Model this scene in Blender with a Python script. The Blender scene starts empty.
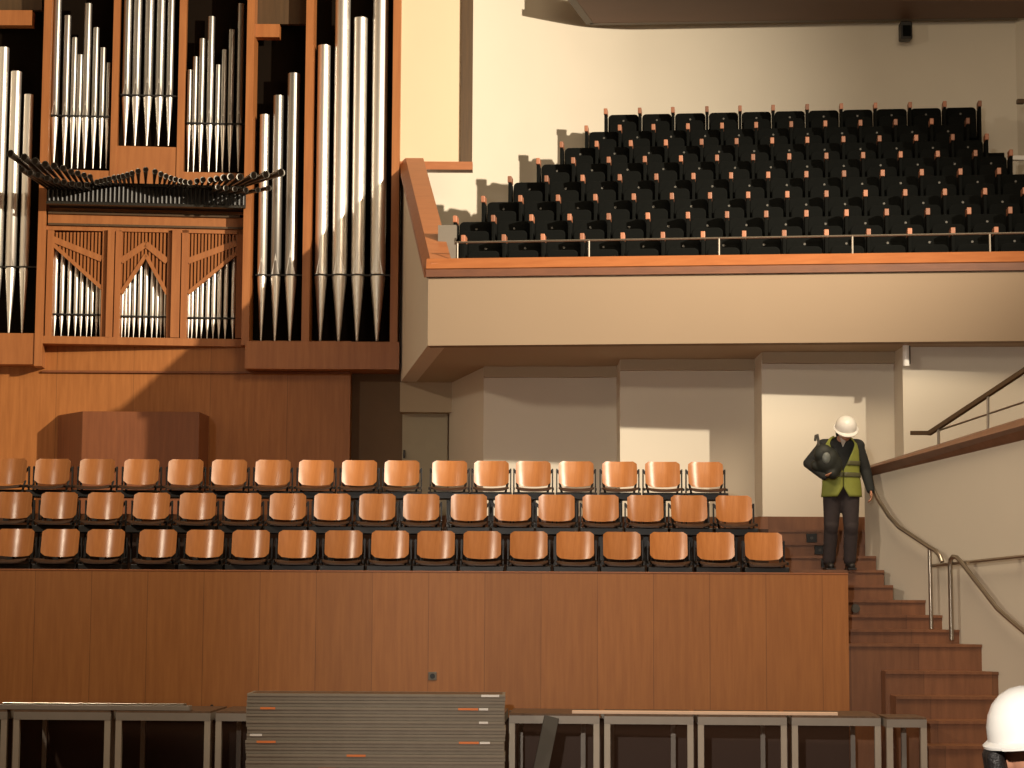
import bpy, math, random
from mathutils import Vector, Matrix
random.seed(4)
S = bpy.context.scene
COL = S.collection
ZC = 2.15            # eye height above the hall floor
F = 2050.0           # focal length in pixels of the 1024x768 frame
PI = math.pi

# ------------------------------------------------------------------ camera
cam_d = bpy.data.cameras.new('camera'); cam = bpy.data.objects.new('camera', cam_d); COL.objects.link(cam)
cam_d.sensor_fit = 'HORIZONTAL'; cam_d.sensor_width = 36.0; cam_d.lens = 36.0 * F / 1024.0
cam_d.clip_end = 200
ROT = Matrix.Rotation(PI / 2 + math.atan(0.1025), 4, 'X') @ Matrix.Rotation(0.005, 4, 'Z')
cam.matrix_world = Matrix.Translation((0, 0, ZC)) @ ROT
S.camera = cam

# ------------------------------------------------------------------ light and exposure
S.view_settings.view_transform = 'Standard'; S.view_settings.look = 'None'
S.view_settings.gamma = 1.0; S.view_settings.use_curve_mapping = False
S.view_settings.exposure = 0.0
#
w = bpy.data.worlds.new('hall_air'); S.world = w; w.use_nodes = True
w.node_tree.nodes['Background'].inputs[0].default_value = (1.0, 0.80, 0.56, 1)
w.node_tree.nodes['Background'].inputs[1].default_value = 0.085

def aim(o, target):
    d = Vector(target) - o.location
    o.rotation_euler = d.to_track_quat('-Z', 'Y').to_euler()
def spot(name, loc, target, power, angle, blend, size, color):
    l = bpy.data.lights.new(name, 'SPOT'); l.energy = power; l.spot_size = math.radians(angle)
    l.spot_blend = blend; l.shadow_soft_size = size; l.color = color
    o = bpy.data.objects.new(name, l); COL.objects.link(o); o.location = loc; aim(o, target); return o
def area(name, loc, target, power, sx, sy, color):
    l = bpy.data.lights.new(name, 'AREA'); l.energy = power; l.shape = 'RECTANGLE'; l.size = sx; l.size_y = sy
    l.color = color
    o = bpy.data.objects.new(name, l); COL.objects.link(o); o.location = loc; aim(o, target); return o
spot('key_spot', (13.0, 15.2, ZC + 9.25), (-5.0, 33, ZC + 7.6), 37000, 56, 1.0, 0.16, (1.0, 0.86, 0.66))
spot('stage_spot', (-8.8, 14.0, ZC + 6.5), (1.8, 25, ZC + 0.8), 2100, 84, 0.9, 0.30, (1.0, 0.84, 0.64))
area('hall_fill', (4.0, 18.5, 11.4), (2.5, 26, ZC + 1), 800, 6, 3, (1.0, 0.78, 0.52))  # unseen soft fill added to lift the shade over choir and parapet

spot('work_lamp', (-1.5, -1.0, 4.6), (2.9, 14, 2.6), 4600, 44, 0.6, 0.1, (1.0, 0.9, 0.78))   # floodlight near the photographer

# ------------------------------------------------------------------ pixel helpers: a photo pixel on a standing plane of the hall
R3 = ROT.to_3x3()
def ray(u, v): return R3 @ Vector(((u - 512) / F, -(v - 384) / F, -1))
def PL(u, v, n, d):
    r = ray(u, v); o = Vector((0, 0, ZC)); t = (d - n.dot(o)) / n.dot(r); return o + r * t
def P(u, v, Y, k=0.0): return PL(u, v, Vector((k, 1, 0)), Y)      # plane  y + k x = Y
def PZ(u, v, z): return PL(u, v, Vector((0, 0, 1)), z)

# ------------------------------------------------------------------ mesh helpers
class MB:
    def __init__(s): s.v = []; s.f = []
    def add(s, vs, fs):
        b = len(s.v); s.v += [tuple(p) for p in vs]; s.f += [tuple(b + i for i in f) for f in fs]; return s
    def hexa(s, p):
        return s.add(p, [(0,3,2,1),(4,5,6,7),(0,1,5,4),(1,2,6,5),(2,3,7,6),(3,0,4,7)])
    def box(s, x0, x1, y0, y1, z0, z1):
        return s.hexa([(x0,y0,z0),(x1,y0,z0),(x1,y1,z0),(x0,y1,z0),(x0,y0,z1),(x1,y0,z1),(x1,y1,z1),(x0,y1,z1)])
    def slab(s, x0, x1, z0, z1, Y, k, t):                          # box standing in plane y+kx=Y, going t back
        a, b = Y - k * x0, Y - k * x1
        dx, dy = k * t, t
        return s.hexa([(x0,a,z0),(x1,b,z0),(x1+dx,b+dy,z0),(x0+dx,a+dy,z0),(x0,a,z1),(x1,b,z1),(x1+dx,b+dy,z1),(x0+dx,a+dy,z1)])
    def prism(s, poly, z0, z1):                                    # plan polygon (ccw)
        n = len(poly)
        vs = [(x, y, z0) for x, y in poly] + [(x, y, z1) for x, y in poly]
        fs = [tuple(range(n))[::-1], tuple(range(n, 2 * n))] + [(i, (i+1) % n, n + (i+1) % n, n + i) for i in range(n)]
        return s.add(vs, fs)
    def extr(s, pts, d):                                           # any planar polygon pushed along d
        n = len(pts); d = Vector(d)
        vs = [Vector(p) for p in pts] + [Vector(p) + d for p in pts]
        return s.add(vs, [tuple(range(n))[::-1], tuple(range(n, 2*n))] + [(i, (i+1) % n, n + (i+1) % n, n + i) for i in range(n)])
    def bar(s, a, b, w, h, up=(0,0,1)):                            # rectangular bar from a to b
        a, b = Vector(a), Vector(b); d = (b - a).normalized(); up = Vector(up)
        sx = d.cross(up)
        if sx.length < 1e-4: sx = Vector((1,0,0))
        sx.normalize(); sy = sx.cross(d).normalized()
        q = []
        for c in (a, b):
            for i, j in ((-1,-1),(1,-1),(1,1),(-1,1)): q.append(c + sx * (i*w/2) + sy * (j*h/2))
        return s.hexa(q)
    def tube(s, pts, r, n=12, cap=True):
        pts = [Vector(p) for p in pts]; m = len(pts)
        rs = r if isinstance(r, (list, tuple)) else [r] * m
        vs = []; ref = None
        for i, p in enumerate(pts):
            d = (pts[min(i+1, m-1)] - pts[max(i-1, 0)]).normalized()
            if ref is None: ref = Vector((0,0,1)) if abs(d.z) < .9 else Vector((1,0,0))
            a = d.cross(ref).normalized(); b = a.cross(d).normalized(); ref = b
            for j in range(n):
                t = 2 * PI * j / n; vs.append(p + a * (math.cos(t) * rs[i]) + b * (math.sin(t) * rs[i]))
        fs = [(i*n+j, i*n+(j+1) % n, (i+1)*n+(j+1) % n, (i+1)*n+j) for i in range(m-1) for j in range(n)]
        if cap: fs += [tuple(range(n))[::-1], tuple(range((m-1)*n, m*n))]
        return s.add(vs, fs)
    def lathe(s, c, prof, n=16, sx=1, sy=1, cap=True):             # prof: (r,z) list
        vs = [(c[0] + sx*r*math.cos(2*PI*j/n), c[1] + sy*r*math.sin(2*PI*j/n), c[2] + z) for r, z in prof for j in range(n)]
        m = len(prof)
        fs = [(i*n+j, i*n+(j+1) % n, (i+1)*n+(j+1) % n, (i+1)*n+j) for i in range(m-1) for j in range(n)]
        if cap: fs += [tuple(range(n))[::-1], tuple(range((m-1)*n, m*n))]
        return s.add(vs, fs)
    def ell(s, c, rx, ry, rz, n=20, m=12, rot=None):
        vs = []
        for i in range(m + 1):
            t = PI * i / m
            for j in range(n):
                a = 2*PI*j/n; p = Vector((rx*math.sin(t)*math.cos(a), ry*math.sin(t)*math.sin(a), -rz*math.cos(t)))
                if rot: p = rot @ p
                vs.append(Vector(c) + p)
        fs = [(i*n+j, i*n+(j+1) % n, (i+1)*n+(j+1) % n, (i+1)*n+j) for i in range(m) for j in range(n)]
        return s.add(vs, fs)
    def caps(s, a, b, ra, rb, fy=1.0, n=16):                       # tapered limb with round ends, fy flattens in y
        a, b = Vector(a), Vector(b); d = b - a; L = d.length; d = d / L
        ref = Vector((0,1,0)) if abs(d.y) < .9 else Vector((0,0,1))
        X = d.cross(ref).normalized(); Yv = X.cross(d).normalized()
        rings = [(-ra*math.cos(t), ra*math.sin(t)) for t in (.15, .5, .9, 1.3)] + [(L*q, ra+(rb-ra)*q) for q in (.25,.5,.75)] + [(L+rb*math.cos(t), rb*math.sin(t)) for t in (1.5, 1.1, .7, .35, .12)]
        vs = []
        for h, r in rings:
            for j in range(n):
                t = 2*PI*j/n; o = X*(math.cos(t)*r) + Yv*(math.sin(t)*r); o.y *= fy
                vs.append(a + d*h + o)
        m = len(rings)
        fs = [(i*n+j, i*n+(j+1) % n, (i+1)*n+(j+1) % n, (i+1)*n+j) for i in range(m-1) for j in range(n)]
        fs += [tuple(range(n))[::-1], tuple(range((m-1)*n, m*n))]
        return s.add(vs, fs)
    def build(s, name, mat, parent=None, smooth=False, bevel=0, org=None):
        me = bpy.data.meshes.new(name)
        o0 = Vector(org) if org is not None else None
        vs = [tuple(Vector(p) - o0) for p in s.v] if o0 is not None else s.v
        me.from_pydata(vs, [], s.f); me.update(); me.materials.append(mat)
        o = bpy.data.objects.new(name, me); COL.objects.link(o)
        if o0 is not None: o.location = o0
        import bmesh
        bm = bmesh.new(); bm.from_mesh(me); bmesh.ops.recalc_face_normals(bm, faces=bm.faces); bm.to_mesh(me); bm.free()
        if smooth:
            me.polygons.foreach_set('use_smooth', [True] * len(me.polygons)); me.set_sharp_from_angle(angle=math.radians(38))
        if bevel:
            b = o.modifiers.new('bevel', 'BEVEL'); b.width = bevel; b.segments = 2; b.limit_method = 'ANGLE'
        if parent: o.parent = parent
        return o
def tag(o, label=None, cat=None, group=None, kind=None):
    if label: o['label'] = label
    if cat: o['category'] = cat
    if group: o['group'] = group
    if kind: o['kind'] = kind
    return o
def empty(name, loc=(0,0,0), rz=0, label=None, cat=None, group=None, kind=None):
    o = bpy.data.objects.new(name, None); COL.objects.link(o); o.location = loc; o.rotation_euler = (0,0,rz)
    o.empty_display_size = .2
    return tag(o, label, cat, group, kind)
def struct(o): o['kind'] = 'structure'; return o
def copy_tree(o, parent=None):
    c = o.copy(); COL.objects.link(c); c.parent = parent
    for ch in o.children: copy_tree(ch, c)
    return c
ORD = ['first','second','third','fourth','fifth','sixth','seventh','eighth','ninth','tenth','eleventh','twelfth','thirteenth','fourteenth','fifteenth','sixteenth','seventeenth','eighteenth']

# ------------------------------------------------------------------ materials
def new_mat(name):
    m = bpy.data.materials.new(name); m.use_nodes = True
    return m, m.node_tree.nodes, m.node_tree.links, m.node_tree.nodes['Principled BSDF']
def paint(name, col, rough=.7, var=.06, scale=6, metal=0.0, coat=0.0, bump=0.0):
    m, N, L, b = new_mat(name)
    tc = N.new('ShaderNodeTexCoord'); nz = N.new('ShaderNodeTexNoise'); nz.inputs['Scale'].default_value = scale; nz.inputs['Detail'].default_value = 5
    L.new(tc.outputs['Object'], nz.inputs['Vector'])
    mx = N.new('ShaderNodeMix'); mx.data_type = 'RGBA'
    mx.inputs['A'].default_value = tuple(c*(1-var) for c in col) + (1,); mx.inputs['B'].default_value = tuple(min(1, c*(1+var)) for c in col) + (1,)
    L.new(nz.outputs['Fac'], mx.inputs['Factor']); L.new(mx.outputs['Result'], b.inputs['Base Color'])
    b.inputs['Roughness'].default_value = rough; b.inputs['Metallic'].default_value = metal; b.inputs['Coat Weight'].default_value = coat
    if bump:
        bp = N.new('ShaderNodeBump'); bp.inputs['Strength'].default_value = bump; bp.inputs['Distance'].default_value = .01
        L.new(nz.outputs['Fac'], bp.inputs['Height']); L.new(bp.outputs['Normal'], b.inputs['Normal'])
    return m
def wood(name, c1, c2, rough=.45, panel=0.0, off=0.0, seam=.012, stretch=(9, 9, .6), pvar=.22, coat=0.0, per_obj=False):
    m, N, L, b = new_mat(name)
    tc = N.new('ShaderNodeTexCoord'); mp = N.new('ShaderNodeMapping'); mp.inputs['Scale'].default_value = stretch
    L.new(tc.outputs['Object'], mp.inputs['Vector'])
    nz = N.new('ShaderNodeTexNoise'); nz.inputs['Scale'].default_value = 2.2; nz.inputs['Detail'].default_value = 8; nz.inputs['Roughness'].default_value = .62
    L.new(mp.outputs['Vector'], nz.inputs['Vector'])
    rp = N.new('ShaderNodeMapRange'); rp.inputs['From Min'].default_value = .3; rp.inputs['From Max'].default_value = .7
    L.new(nz.outputs['Fac'], rp.inputs['Value'])
    mx = N.new('ShaderNodeMix'); mx.data_type = 'RGBA'; mx.inputs['A'].default_value = c1 + (1,); mx.inputs['B'].default_value = c2 + (1,)
    L.new(rp.outputs['Result'], mx.inputs['Factor'])
    out = mx.outputs['Result']
    def math_(op, a, bb=None):
        n = N.new('ShaderNodeMath'); n.operation = op
        for i, x in enumerate((a, bb)):
            if x is None: continue
            if isinstance(x, (int, float)): n.inputs[i].default_value = x
            else: L.new(x, n.inputs[i])
        return n.outputs[0]
    val = None
    if panel:
        sp = N.new('ShaderNodeSeparateXYZ'); L.new(tc.outputs['Object'], sp.inputs[0])
        q = math_('DIVIDE', math_('SUBTRACT', sp.outputs['X'], off), panel)
        fl = math_('FLOOR', q); fr = math_('SUBTRACT', q, fl)
        wn = N.new('ShaderNodeTexWhiteNoise'); wn.noise_dimensions = '1D'; L.new(fl, wn.inputs['W'])
        tone = math_('ADD', math_('MULTIPLY', wn.outputs['Value'], pvar), 1 - pvar/2)
        edge = math_('GREATER_THAN', fr, seam)
        val = math_('MULTIPLY', tone, math_('ADD', math_('MULTIPLY', edge, .4), .6))
    elif per_obj:
        oi = N.new('ShaderNodeObjectInfo')
        val = math_('ADD', math_('MULTIPLY', oi.outputs['Random'], pvar), 1 - pvar/2)
    if val is not None:
        hs = N.new('ShaderNodeHueSaturation'); L.new(out, hs.inputs['Color']); L.new(val, hs.inputs['Value']); out = hs.outputs['Color']
    L.new(out, b.inputs['Base Color']); b.inputs['Roughness'].default_value = rough; b.inputs['Coat Weight'].default_value = coat
    return m
M = {}
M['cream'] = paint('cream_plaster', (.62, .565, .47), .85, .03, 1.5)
M['parapetshade'] = paint('shaded_parapet_plaster', (.245, .178, .118), .85, .03, 1.2)  # parapet colour darkened to stand in for its weaker lighting
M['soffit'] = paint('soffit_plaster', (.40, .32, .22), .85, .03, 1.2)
M['front'] = wood('choir_front_veneer', (.31, .112, .026), (.40, .155, .038), .5, .622, -2.78, .012, pvar=.13)
M['organ'] = wood('organ_case_oak', (.285, .100, .029), (.375, .142, .043), .45, stretch=(6,6,.5))
M['organwall'] = wood('organ_base_veneer', (.30, .105, .024), (.41, .155, .040), .5, 1.25, .1, .008)
M['console'] = wood('organ_bay_veneer', (.17, .055, .020), (.23, .078, .028), .5)
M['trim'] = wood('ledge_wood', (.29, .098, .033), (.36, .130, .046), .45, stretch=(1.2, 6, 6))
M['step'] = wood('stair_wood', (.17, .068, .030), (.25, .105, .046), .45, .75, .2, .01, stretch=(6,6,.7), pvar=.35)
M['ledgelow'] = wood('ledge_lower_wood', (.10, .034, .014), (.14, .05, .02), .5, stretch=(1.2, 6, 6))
M['ledge2'] = wood('terrace_ledge_wood', (.15, .075, .042), (.22, .11, .065), .4, stretch=(3,3,3))
M['darktrim'] = wood('dark_trim_wood', (.055, .030, .012), (.085, .046, .018), .5)
M['chairwood'] = wood('chair_beech_ply', (.44, .162, .048), (.57, .232, .076), .27, stretch=(10,3,.8), pvar=.22, per_obj=True)
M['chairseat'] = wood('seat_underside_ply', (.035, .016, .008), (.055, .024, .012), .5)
M['blackmetal'] = paint('black_frame_metal', (.012, .010, .009), .45)
M['riser'] = paint('dark_riser', (.05, .022, .012), .6)
M['darkfloor'] = wood('floor_boards', (.20, .08, .03), (.28, .12, .045), .4, .14, 0, .04)
M['fabric'] = paint('black_seat_fabric', (.0035, .004, .0035), .95, .3, 40)
M['fabric'].node_tree.nodes['Principled BSDF'].inputs['Specular IOR Level'].default_value = .12
M['armwood'] = wood('arm_cap_wood', (.26, .085, .04), (.30, .13, .07), .5, pvar=.7, per_obj=True)
M['plate'] = paint('seat_number_plate', (.07, .065, .055), .5, metal=.2)
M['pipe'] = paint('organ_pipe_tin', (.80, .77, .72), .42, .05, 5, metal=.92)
M['pipeshaded'] = paint('shaded_pipe_metal', (.40, .385, .36), .4, .05, 5, metal=.92)  # darker copy of the tin, shade on pipe bodies put into the colour
M['alubright'] = paint('platform_leg_aluminium', (.42, .375, .31), .5, .1, 4, metal=.3)
M['creamwarm'] = paint('warm_cream_plaster', (.64, .52, .36), .85, .03, 1.5)
M['pipedark'] = paint('trumpet_pipe_metal', (.055, .05, .042), .35, .2, 10, metal=.7)
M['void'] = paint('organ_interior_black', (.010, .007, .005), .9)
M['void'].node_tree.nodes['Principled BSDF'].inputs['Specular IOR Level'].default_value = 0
M['steel'] = paint('handrail_steel', (.38, .33, .27), .28, .05, 5, metal=.9)
M['railgrey'] = paint('rail_grey_metal', (.30, .26, .21), .5, metal=.2)
M['leanb'] = paint('dark_board', (.045, .04, .035), .6)
M['alu'] = paint('stage_aluminium', (.30, .27, .235), .5, .12, 4, metal=.35)
M['alud'] = paint('deck_edge_grey', (.27, .235, .185), .6, .14, 8, metal=.2)
M['deck'] = wood('deck_plywood', (.10, .06, .035), (.16, .09, .05), .6)
M['orange'] = paint('orange_sticker', (.80, .22, .05), .5)
M['white'] = paint('white_plastic', (.86, .84, .80), .3, .01, 3, coat=.4)
M['pale'] = wood('pale_batten', (.80, .56, .40), (.86, .64, .48), .5, stretch=(1,6,6))
M['black'] = paint('black_plastic', (.012, .011, .010), .5)
M['ceil'] = paint('canopy_brown', (.14, .065, .035), .6, .1, 2)
M['grey'] = paint('grey_panel', (.16, .14, .115), .7)
M['roof'] = paint('hall_ceiling', (.30, .22, .14), .8)
M['door'] = paint('olive_grey_door', (.36, .31, .21), .6)
M['darkwall'] = paint('brown_wall_paint', (.16, .10, .055), .8)
M['skin'] = paint('skin', (.50, .24, .15), .5, .06, 20)
M['hair'] = paint('dark_hair', (.012, .010, .010), .5, .4, 90, bump=.6)
M['navy'] = paint('dark_jacket_cloth', (.016, .018, .018), .8, .3, 25, bump=.3)
M['trouser'] = paint('dark_trouser_cloth', (.030, .022, .024), .85, .25, 20, bump=.3)
M['vest'] = paint('hi_vis_yellow_cloth', (.27, .30, .055), .7, .12, 14, bump=.3)
M['reflect'] = paint('reflective_band', (.12, .12, .06), .4, .1, 10)
M['boot'] = paint('black_boot_leather', (.012, .010, .010), .5)
M['shirt'] = paint('pale_collar', (.50, .46, .42), .7)
M['bag'] = paint('dark_bag_cloth', (.018, .022, .018), .6, .4, 12, bump=.4)
M['bagshine'] = paint('bag_highlight_grey', (.16, .18, .17), .35)

# ================================================================== the setting
def face_rect(uL, uR, vT, vB, Y, k=0):
    um, vm = (uL+uR)/2, (vT+vB)/2
    return P(uL, vm, Y, k).x, P(uR, vm, Y, k).x, P(um, vB, Y, k).z, P(um, vT, Y, k).z

struct(MB().box(-10, 13.5, -3, 37, -.2, 0).build('floor', M['darkfloor']))
struct(MB().box(-10, 13.5, 4, 37, 14.6, 14.9).build('ceiling', M['roof']))
struct(MB().box(-10.2, -9.9, 4, 37, 0, 14.6).build('wall_left', M['cream']))
struct(MB().box(13.4, 13.7, 4, 37, 0, 14.6).build('wall_right', M['cream']))

# choir front wall
FW = 22.8
wx1 = P(848.7, 640, FW).x
wtop = P(420, 572.4, FW).z
struct(MB().box(-9.9, wx1, FW + .04, FW + .10, 0, .80).build('front_shade_strip', M['riser']))  # dark lower strip stands in for the shade under the stage platforms
struct(MB().box(-9.9, wx1, FW, FW + .10, .80, wtop).build('wall_front', M['front'], org=(0, FW, 0)))
struct(MB().box(-9.9, wx1 + .004, FW - .006, FW + .115, wtop, wtop + .018).build('trim_1', M['trim'], bevel=.004))
struct(MB().box(wx1 - .10, wx1, FW + .105, 24.4, 0, wtop - .002).build('wall_stair', M['front'], org=(0, FW, 0)))
# tiers of the choir
Z1, Z2, Z3, Z4 = ZC - .12, ZC + .34, ZC + .79, ZC + .97
XR = 3.08
tiers = MB().box(-9.9, XR, FW + .1, 23.75, 0, Z1).box(-9.9, XR, 23.75, 24.6, 0, Z2).box(-9.9, XR, 24.6, 25.55, 0, Z3)
struct(tiers.build('floor_choir', M['riser']))
struct(MB().box(-9.9, 13.4, 25.55, 34, Z4 - .4, Z4).build('floor_walkway', M['step']))

# staircase
WC = 14.9
def wallx(y): return WC - .425 * y
stair = empty('staircase', (4.3, 22.9, 0), label='brown wooden stairs climbing between the choir front wall and cream side wall', cat='staircase')
def add_step(x0, y0, z1, xr=None, dy=.3):
    m = MB()
    xa = wallx(y0) if xr is None else xr; xb = wallx(y0 + dy + .04) if xr is None else xr
    m.prism([(x0, y0), (xa, y0), (xb, y0 + dy + .04), (x0, y0 + dy + .04)], 0, z1 - .03)
    m.prism([(x0, y0 - .02), (xa, y0 - .02), (xb, y0 + dy), (x0, y0 + dy)], z1 - .03, z1)
    o = m.build('step', M['step'], stair, org=(4.3, 22.9, 0)); o.location = (0, 0, 0)
    return o
for i in range(10):
    vi = [644, 629.5, 615, 600, 585, 570, 556, 543, 530, 517][i]
    y0 = 22.9 + .3 * i
    z = P(900 if i < 4 else 860, vi, y0).z
    x0 = wx1 if i < 5 else XR
    xr_ = P({4: 893, 5: 884, 6: 876}.get(i, 865), vi + 6, y0).x if i > 3 else None
    add_step(x0, y0, z, xr_, .3 if i < 9 else .1)
STEP5Z = P(860, 570, 24.4).z
for uL, vi, y0 in ((885.5, 671.5, 22.55), (896, 696.5, 22.2), (925, 721, 21.85), (928, 746, 21.5), (931, 771, 21.15)):
    z = P(950, vi, y0).z; x0 = P(uL, vi + 12, y0).x
    add_step(x0, y0, z, None, .35)
add_step(wx1, 22.82, P(900, 644, 22.82).z, None, .1)

# right side wall with sloping wooden ledge
wn = Vector((1, .425, 0))
def PW(u, v, off=0.0): return PL(u, v, wn, WC - off)
ya, yb = 24.95, 19.5
def zline(y, v1, v2):      # height along the wall between photo columns 880 and 1024
    a, b = PW(880, v1), PW(1024, v2); t = (y - a.y) / (b.y - a.y); return a.z + (b.z - a.z) * t
m = MB()
pa, pb = Vector((wallx(ya), ya, 0)), Vector((wallx(yb), yb, 0)); th = Vector((.22, .09, 0))
m.hexa([pa, pb, pb + th, pa + th] + [p + Vector((0, 0, zz)) for p, zz in ((pa, zline(ya, 474, 440)), (pb, zline(yb, 474, 440)), (pb + th, zline(yb, 474, 440)), (pa + th, zline(ya, 474, 440)))])
struct(m.build('wall_side', M['cream']))
m = MB(); ou = Vector((-.05, -.02, 0))
for (y, s) in ((ya, 0), (yb, 1)):
    p = Vector((wallx(y), y, 0)); z0, z1, z2 = zline(y, 474, 440), zline(y, 467.5, 428), zline(y, 460, 415)
    q = [p + Vector((.01,.005,z0)), p + ou*2.2 + Vector((0,0,z1)), p + Vector((.08,.035,z2)), p + Vector((.30,.13,z2)), p + Vector((.30,.13,z0))]
    if s == 0: A = q
    else: B = q
m.add(A + B, [(0,1,2,3,4), (9,8,7,6,5)] + [(i, (i+1) % 5, 5 + (i+1) % 5, 5 + i) for i in range(5)])
struct(m.build('trim_2', M['ledge2']))

# staggered wall panels below the balcony
ZS = P(600, 344, 28, .107).z          # soffit height
def wall_block(name, uL, uR, Y, k=.05, mat='cream', v=430):
    x0, x1 = P(uL, v, Y, k).x, P(uR, v, Y, k).x
    return struct(MB().prism([(x0, Y - k*x0), (x1, Y - k*x1), (x1, 33.9), (x0, 33.9)], Z4, ZS).build(name, M[mat]))
wall_block('wall_niche', 762, 903.5, 28.95)
wall_block('wall_recess', 620, 762, 29.85)
wall_block('wall_corridor', 483.5, 620, 30.8)
wall_block('wall_terrace', 903.5, 1250, 28.3)
# corridor side wall running back from the first panel
x0 = P(483.5, 430, 30.8, .05).x; x1 = P(449, 430, 33.3).x
struct(MB().prism([(x1, 33.3), (x0, 30.8 - .05*x0), (x0 + .05, 33.9), (x1, 33.9)], Z4, ZS).build('wall_passage', M['cream']))
# cornices where the panels meet the soffit
for n_, (uL, uR, Y) in enumerate(((483.5, 617, 30.8), (620, 760, 29.85), (762, 903, 28.95))):
    xa_, xb_ = P(uL, 400, Y, .05).x, P(uR, 400, Y, .05).x
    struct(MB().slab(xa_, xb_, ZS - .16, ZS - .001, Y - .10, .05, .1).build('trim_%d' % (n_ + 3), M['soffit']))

# back wall beside the organ with a grey door and a beam above it
struct(MB().box(-9.9, P(456, 430, 33.5).x, 33.5, 33.7, Z4, ZS + 1.2).build('wall_organ', M['darkwall']))
dx0, dx1, dz0, dz1 = face_rect(402, 447.5, 412.5, 500, 33.42)
d1 = MB().box(dx0, dx1, 33.42, 33.5, Z4, dz1).build('door_1', M['door'], bevel=.005); struct(d1)
MB().box(dx0 + .02, dx0 + .05, 33.36, 33.42, dz1 - .75, dz1 - .62).build('door_handle', M['black'], d1)
bx0, bx1, bz0, bz1 = face_rect(400, 452, 383, 412, 33.1)
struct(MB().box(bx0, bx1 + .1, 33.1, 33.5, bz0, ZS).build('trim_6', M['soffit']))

# balcony
KB = .107
def parapet_top(u): return 277.5 - .0125 * (u - 430)
pb0 = P(428, 310, 28, KB).x; pb1 = 9.5
zp1 = P(640, 275, 28, KB).z
back_left = P(403.5, 380, 33, 0)
side = [(pb0, 28 - KB*pb0), (-1.78, 33.0)]
struct(MB().slab(pb0, pb1, ZS - .004, zp1, 28, KB, .25).build('wall_balcony', M['parapetshade']))
# left return of the parapet: top rises with the seating
zr = P(401, 170, 33).z
a0, a1 = Vector((pb0, 28 - KB*pb0, 0)), Vector((-1.80, 33.0, 0)); thk = Vector((.25, .03, 0))
m = MB().hexa([a0 + Vector((0,0,ZS-.003)), a1 + Vector((0,0,ZS-.003)), a1 + thk + Vector((0,0,ZS-.003)), a0 + thk + Vector((0,0,ZS-.003)),
               a0 + Vector((0,0,zp1)), a1 + Vector((0,0,zr)), a1 + thk + Vector((0,0,zr)), a0 + thk + Vector((0,0,zp1))])
struct(m.build('wall_balcony_side', M['cream']))
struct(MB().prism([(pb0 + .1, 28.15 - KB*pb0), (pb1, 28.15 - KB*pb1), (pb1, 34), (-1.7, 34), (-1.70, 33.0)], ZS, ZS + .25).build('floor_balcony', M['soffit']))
# wooden ledge: vertical lower face and bevelled upper face
zc_ = P(640, 267.5, 28, KB).z; zt_ = P(640, 256, 28.1, KB).z
m = MB(); E = []
for x in (pb0 - .03, pb1):
    y = 28 - KB * x
    E.append([Vector((x, y - .05, zc_ - .001)), Vector((x, y - .07, zc_ + .01)), Vector((x, y + .10, zt_)), Vector((x, y + .36, zt_)), Vector((x, y + .36, zc_ - .001))])
m.add(E[0] + E[1], [(0,1,2,3,4), (9,8,7,6,5)] + [(i, (i+1) % 5, 5 + (i+1) % 5, 5 + i) for i in range(5)])
struct(m.build('trim_7', M['trim']))
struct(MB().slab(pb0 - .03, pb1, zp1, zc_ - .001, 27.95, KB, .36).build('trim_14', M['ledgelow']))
m = MB(); E = []
for p, zb in ((a0, zp1), (a1, zr)):
    E.append([p + Vector((-.06, .0, zb)), p + Vector((-.06, .0, zb + .10)), p + Vector((.04, .0, zb + .20)), p + Vector((.33, .0, zb + .20)), p + Vector((.33, .0, zb))])
m.add(E[0] + E[1], [(0,1,2,3,4), (9,8,7,6,5)] + [(i, (i+1) % 5, 5 + (i+1) % 5, 5 + i) for i in range(5)])
struct(m.build('trim_8', M['trim']))

# upper walls
x0, x1, z0, z1 = face_rect(399, 463, 0, 162, 33.0)
struct(MB().box(x0 - .05, x1, 33.0, 33.12, z0, 14.6).build('wall_upper_left', M['creamwarm']))
xt0, xt1, _, _ = face_rect(461, 472.5, 0, 162, 32.96)
struct(MB().box(xt0, xt1, 32.96, 33.16, z0, 14.6).build('trim_9', M['darktrim']))
x0b, x1b, zb0, zb1 = face_rect(400, 472.5, 161.5, 169.5, 32.94)
struct(MB().box(x0b, x1b, 32.94, 33.2, zb0, zb1).build('trim_10', M['trim']))
c0 = Vector((-2.6, 33.5)); c1 = Vector((P(592, 60, 36.0).x, 36.0)); c2 = Vector((P(1016, 60, 35.4).x, 35.4))
cq = []
A0, A1 = c0 + (c1 - c0)*.62, c1 + (c2 - c1)*.12
for t in [k/14 for k in range(15)]: cq.append(A0*(1-t)**2 + c1*2*t*(1-t) + A1*t*t)
pl_ = [c0] + cq + [c2]
m = MB()
for i_ in range(len(pl_)): 
    p = pl_[i_]; m.v += [(p.x, p.y, ZS + .25), (p.x, p.y, 14.6), (p.x + .02, p.y + .3, 14.6), (p.x + .02, p.y + .3, ZS + .25)]
for i_ in range(len(pl_) - 1):
    a = i_*4; m.f += [(a, a+4, a+5, a+1), (a+1, a+5, a+6, a+2), (a+2, a+6, a+7, a+3), (a+3, a+7, a+4, a)]
m.f += [(0, 1, 2, 3), tuple(len(m.v) - q for q in (1, 2, 3, 4))]
struct(m.build('wall_back', M['cream'], None, True))
struct(MB().prism([(c2.x, c2.y), (c2.x + 1.5, c2.y - 3.5), (c2.x + 1.7, c2.y - 3.5), (c2.x + .2, c2.y + .2)], ZS + .25, 14.6).build('wall_upper_right', M['cream']))
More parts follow.
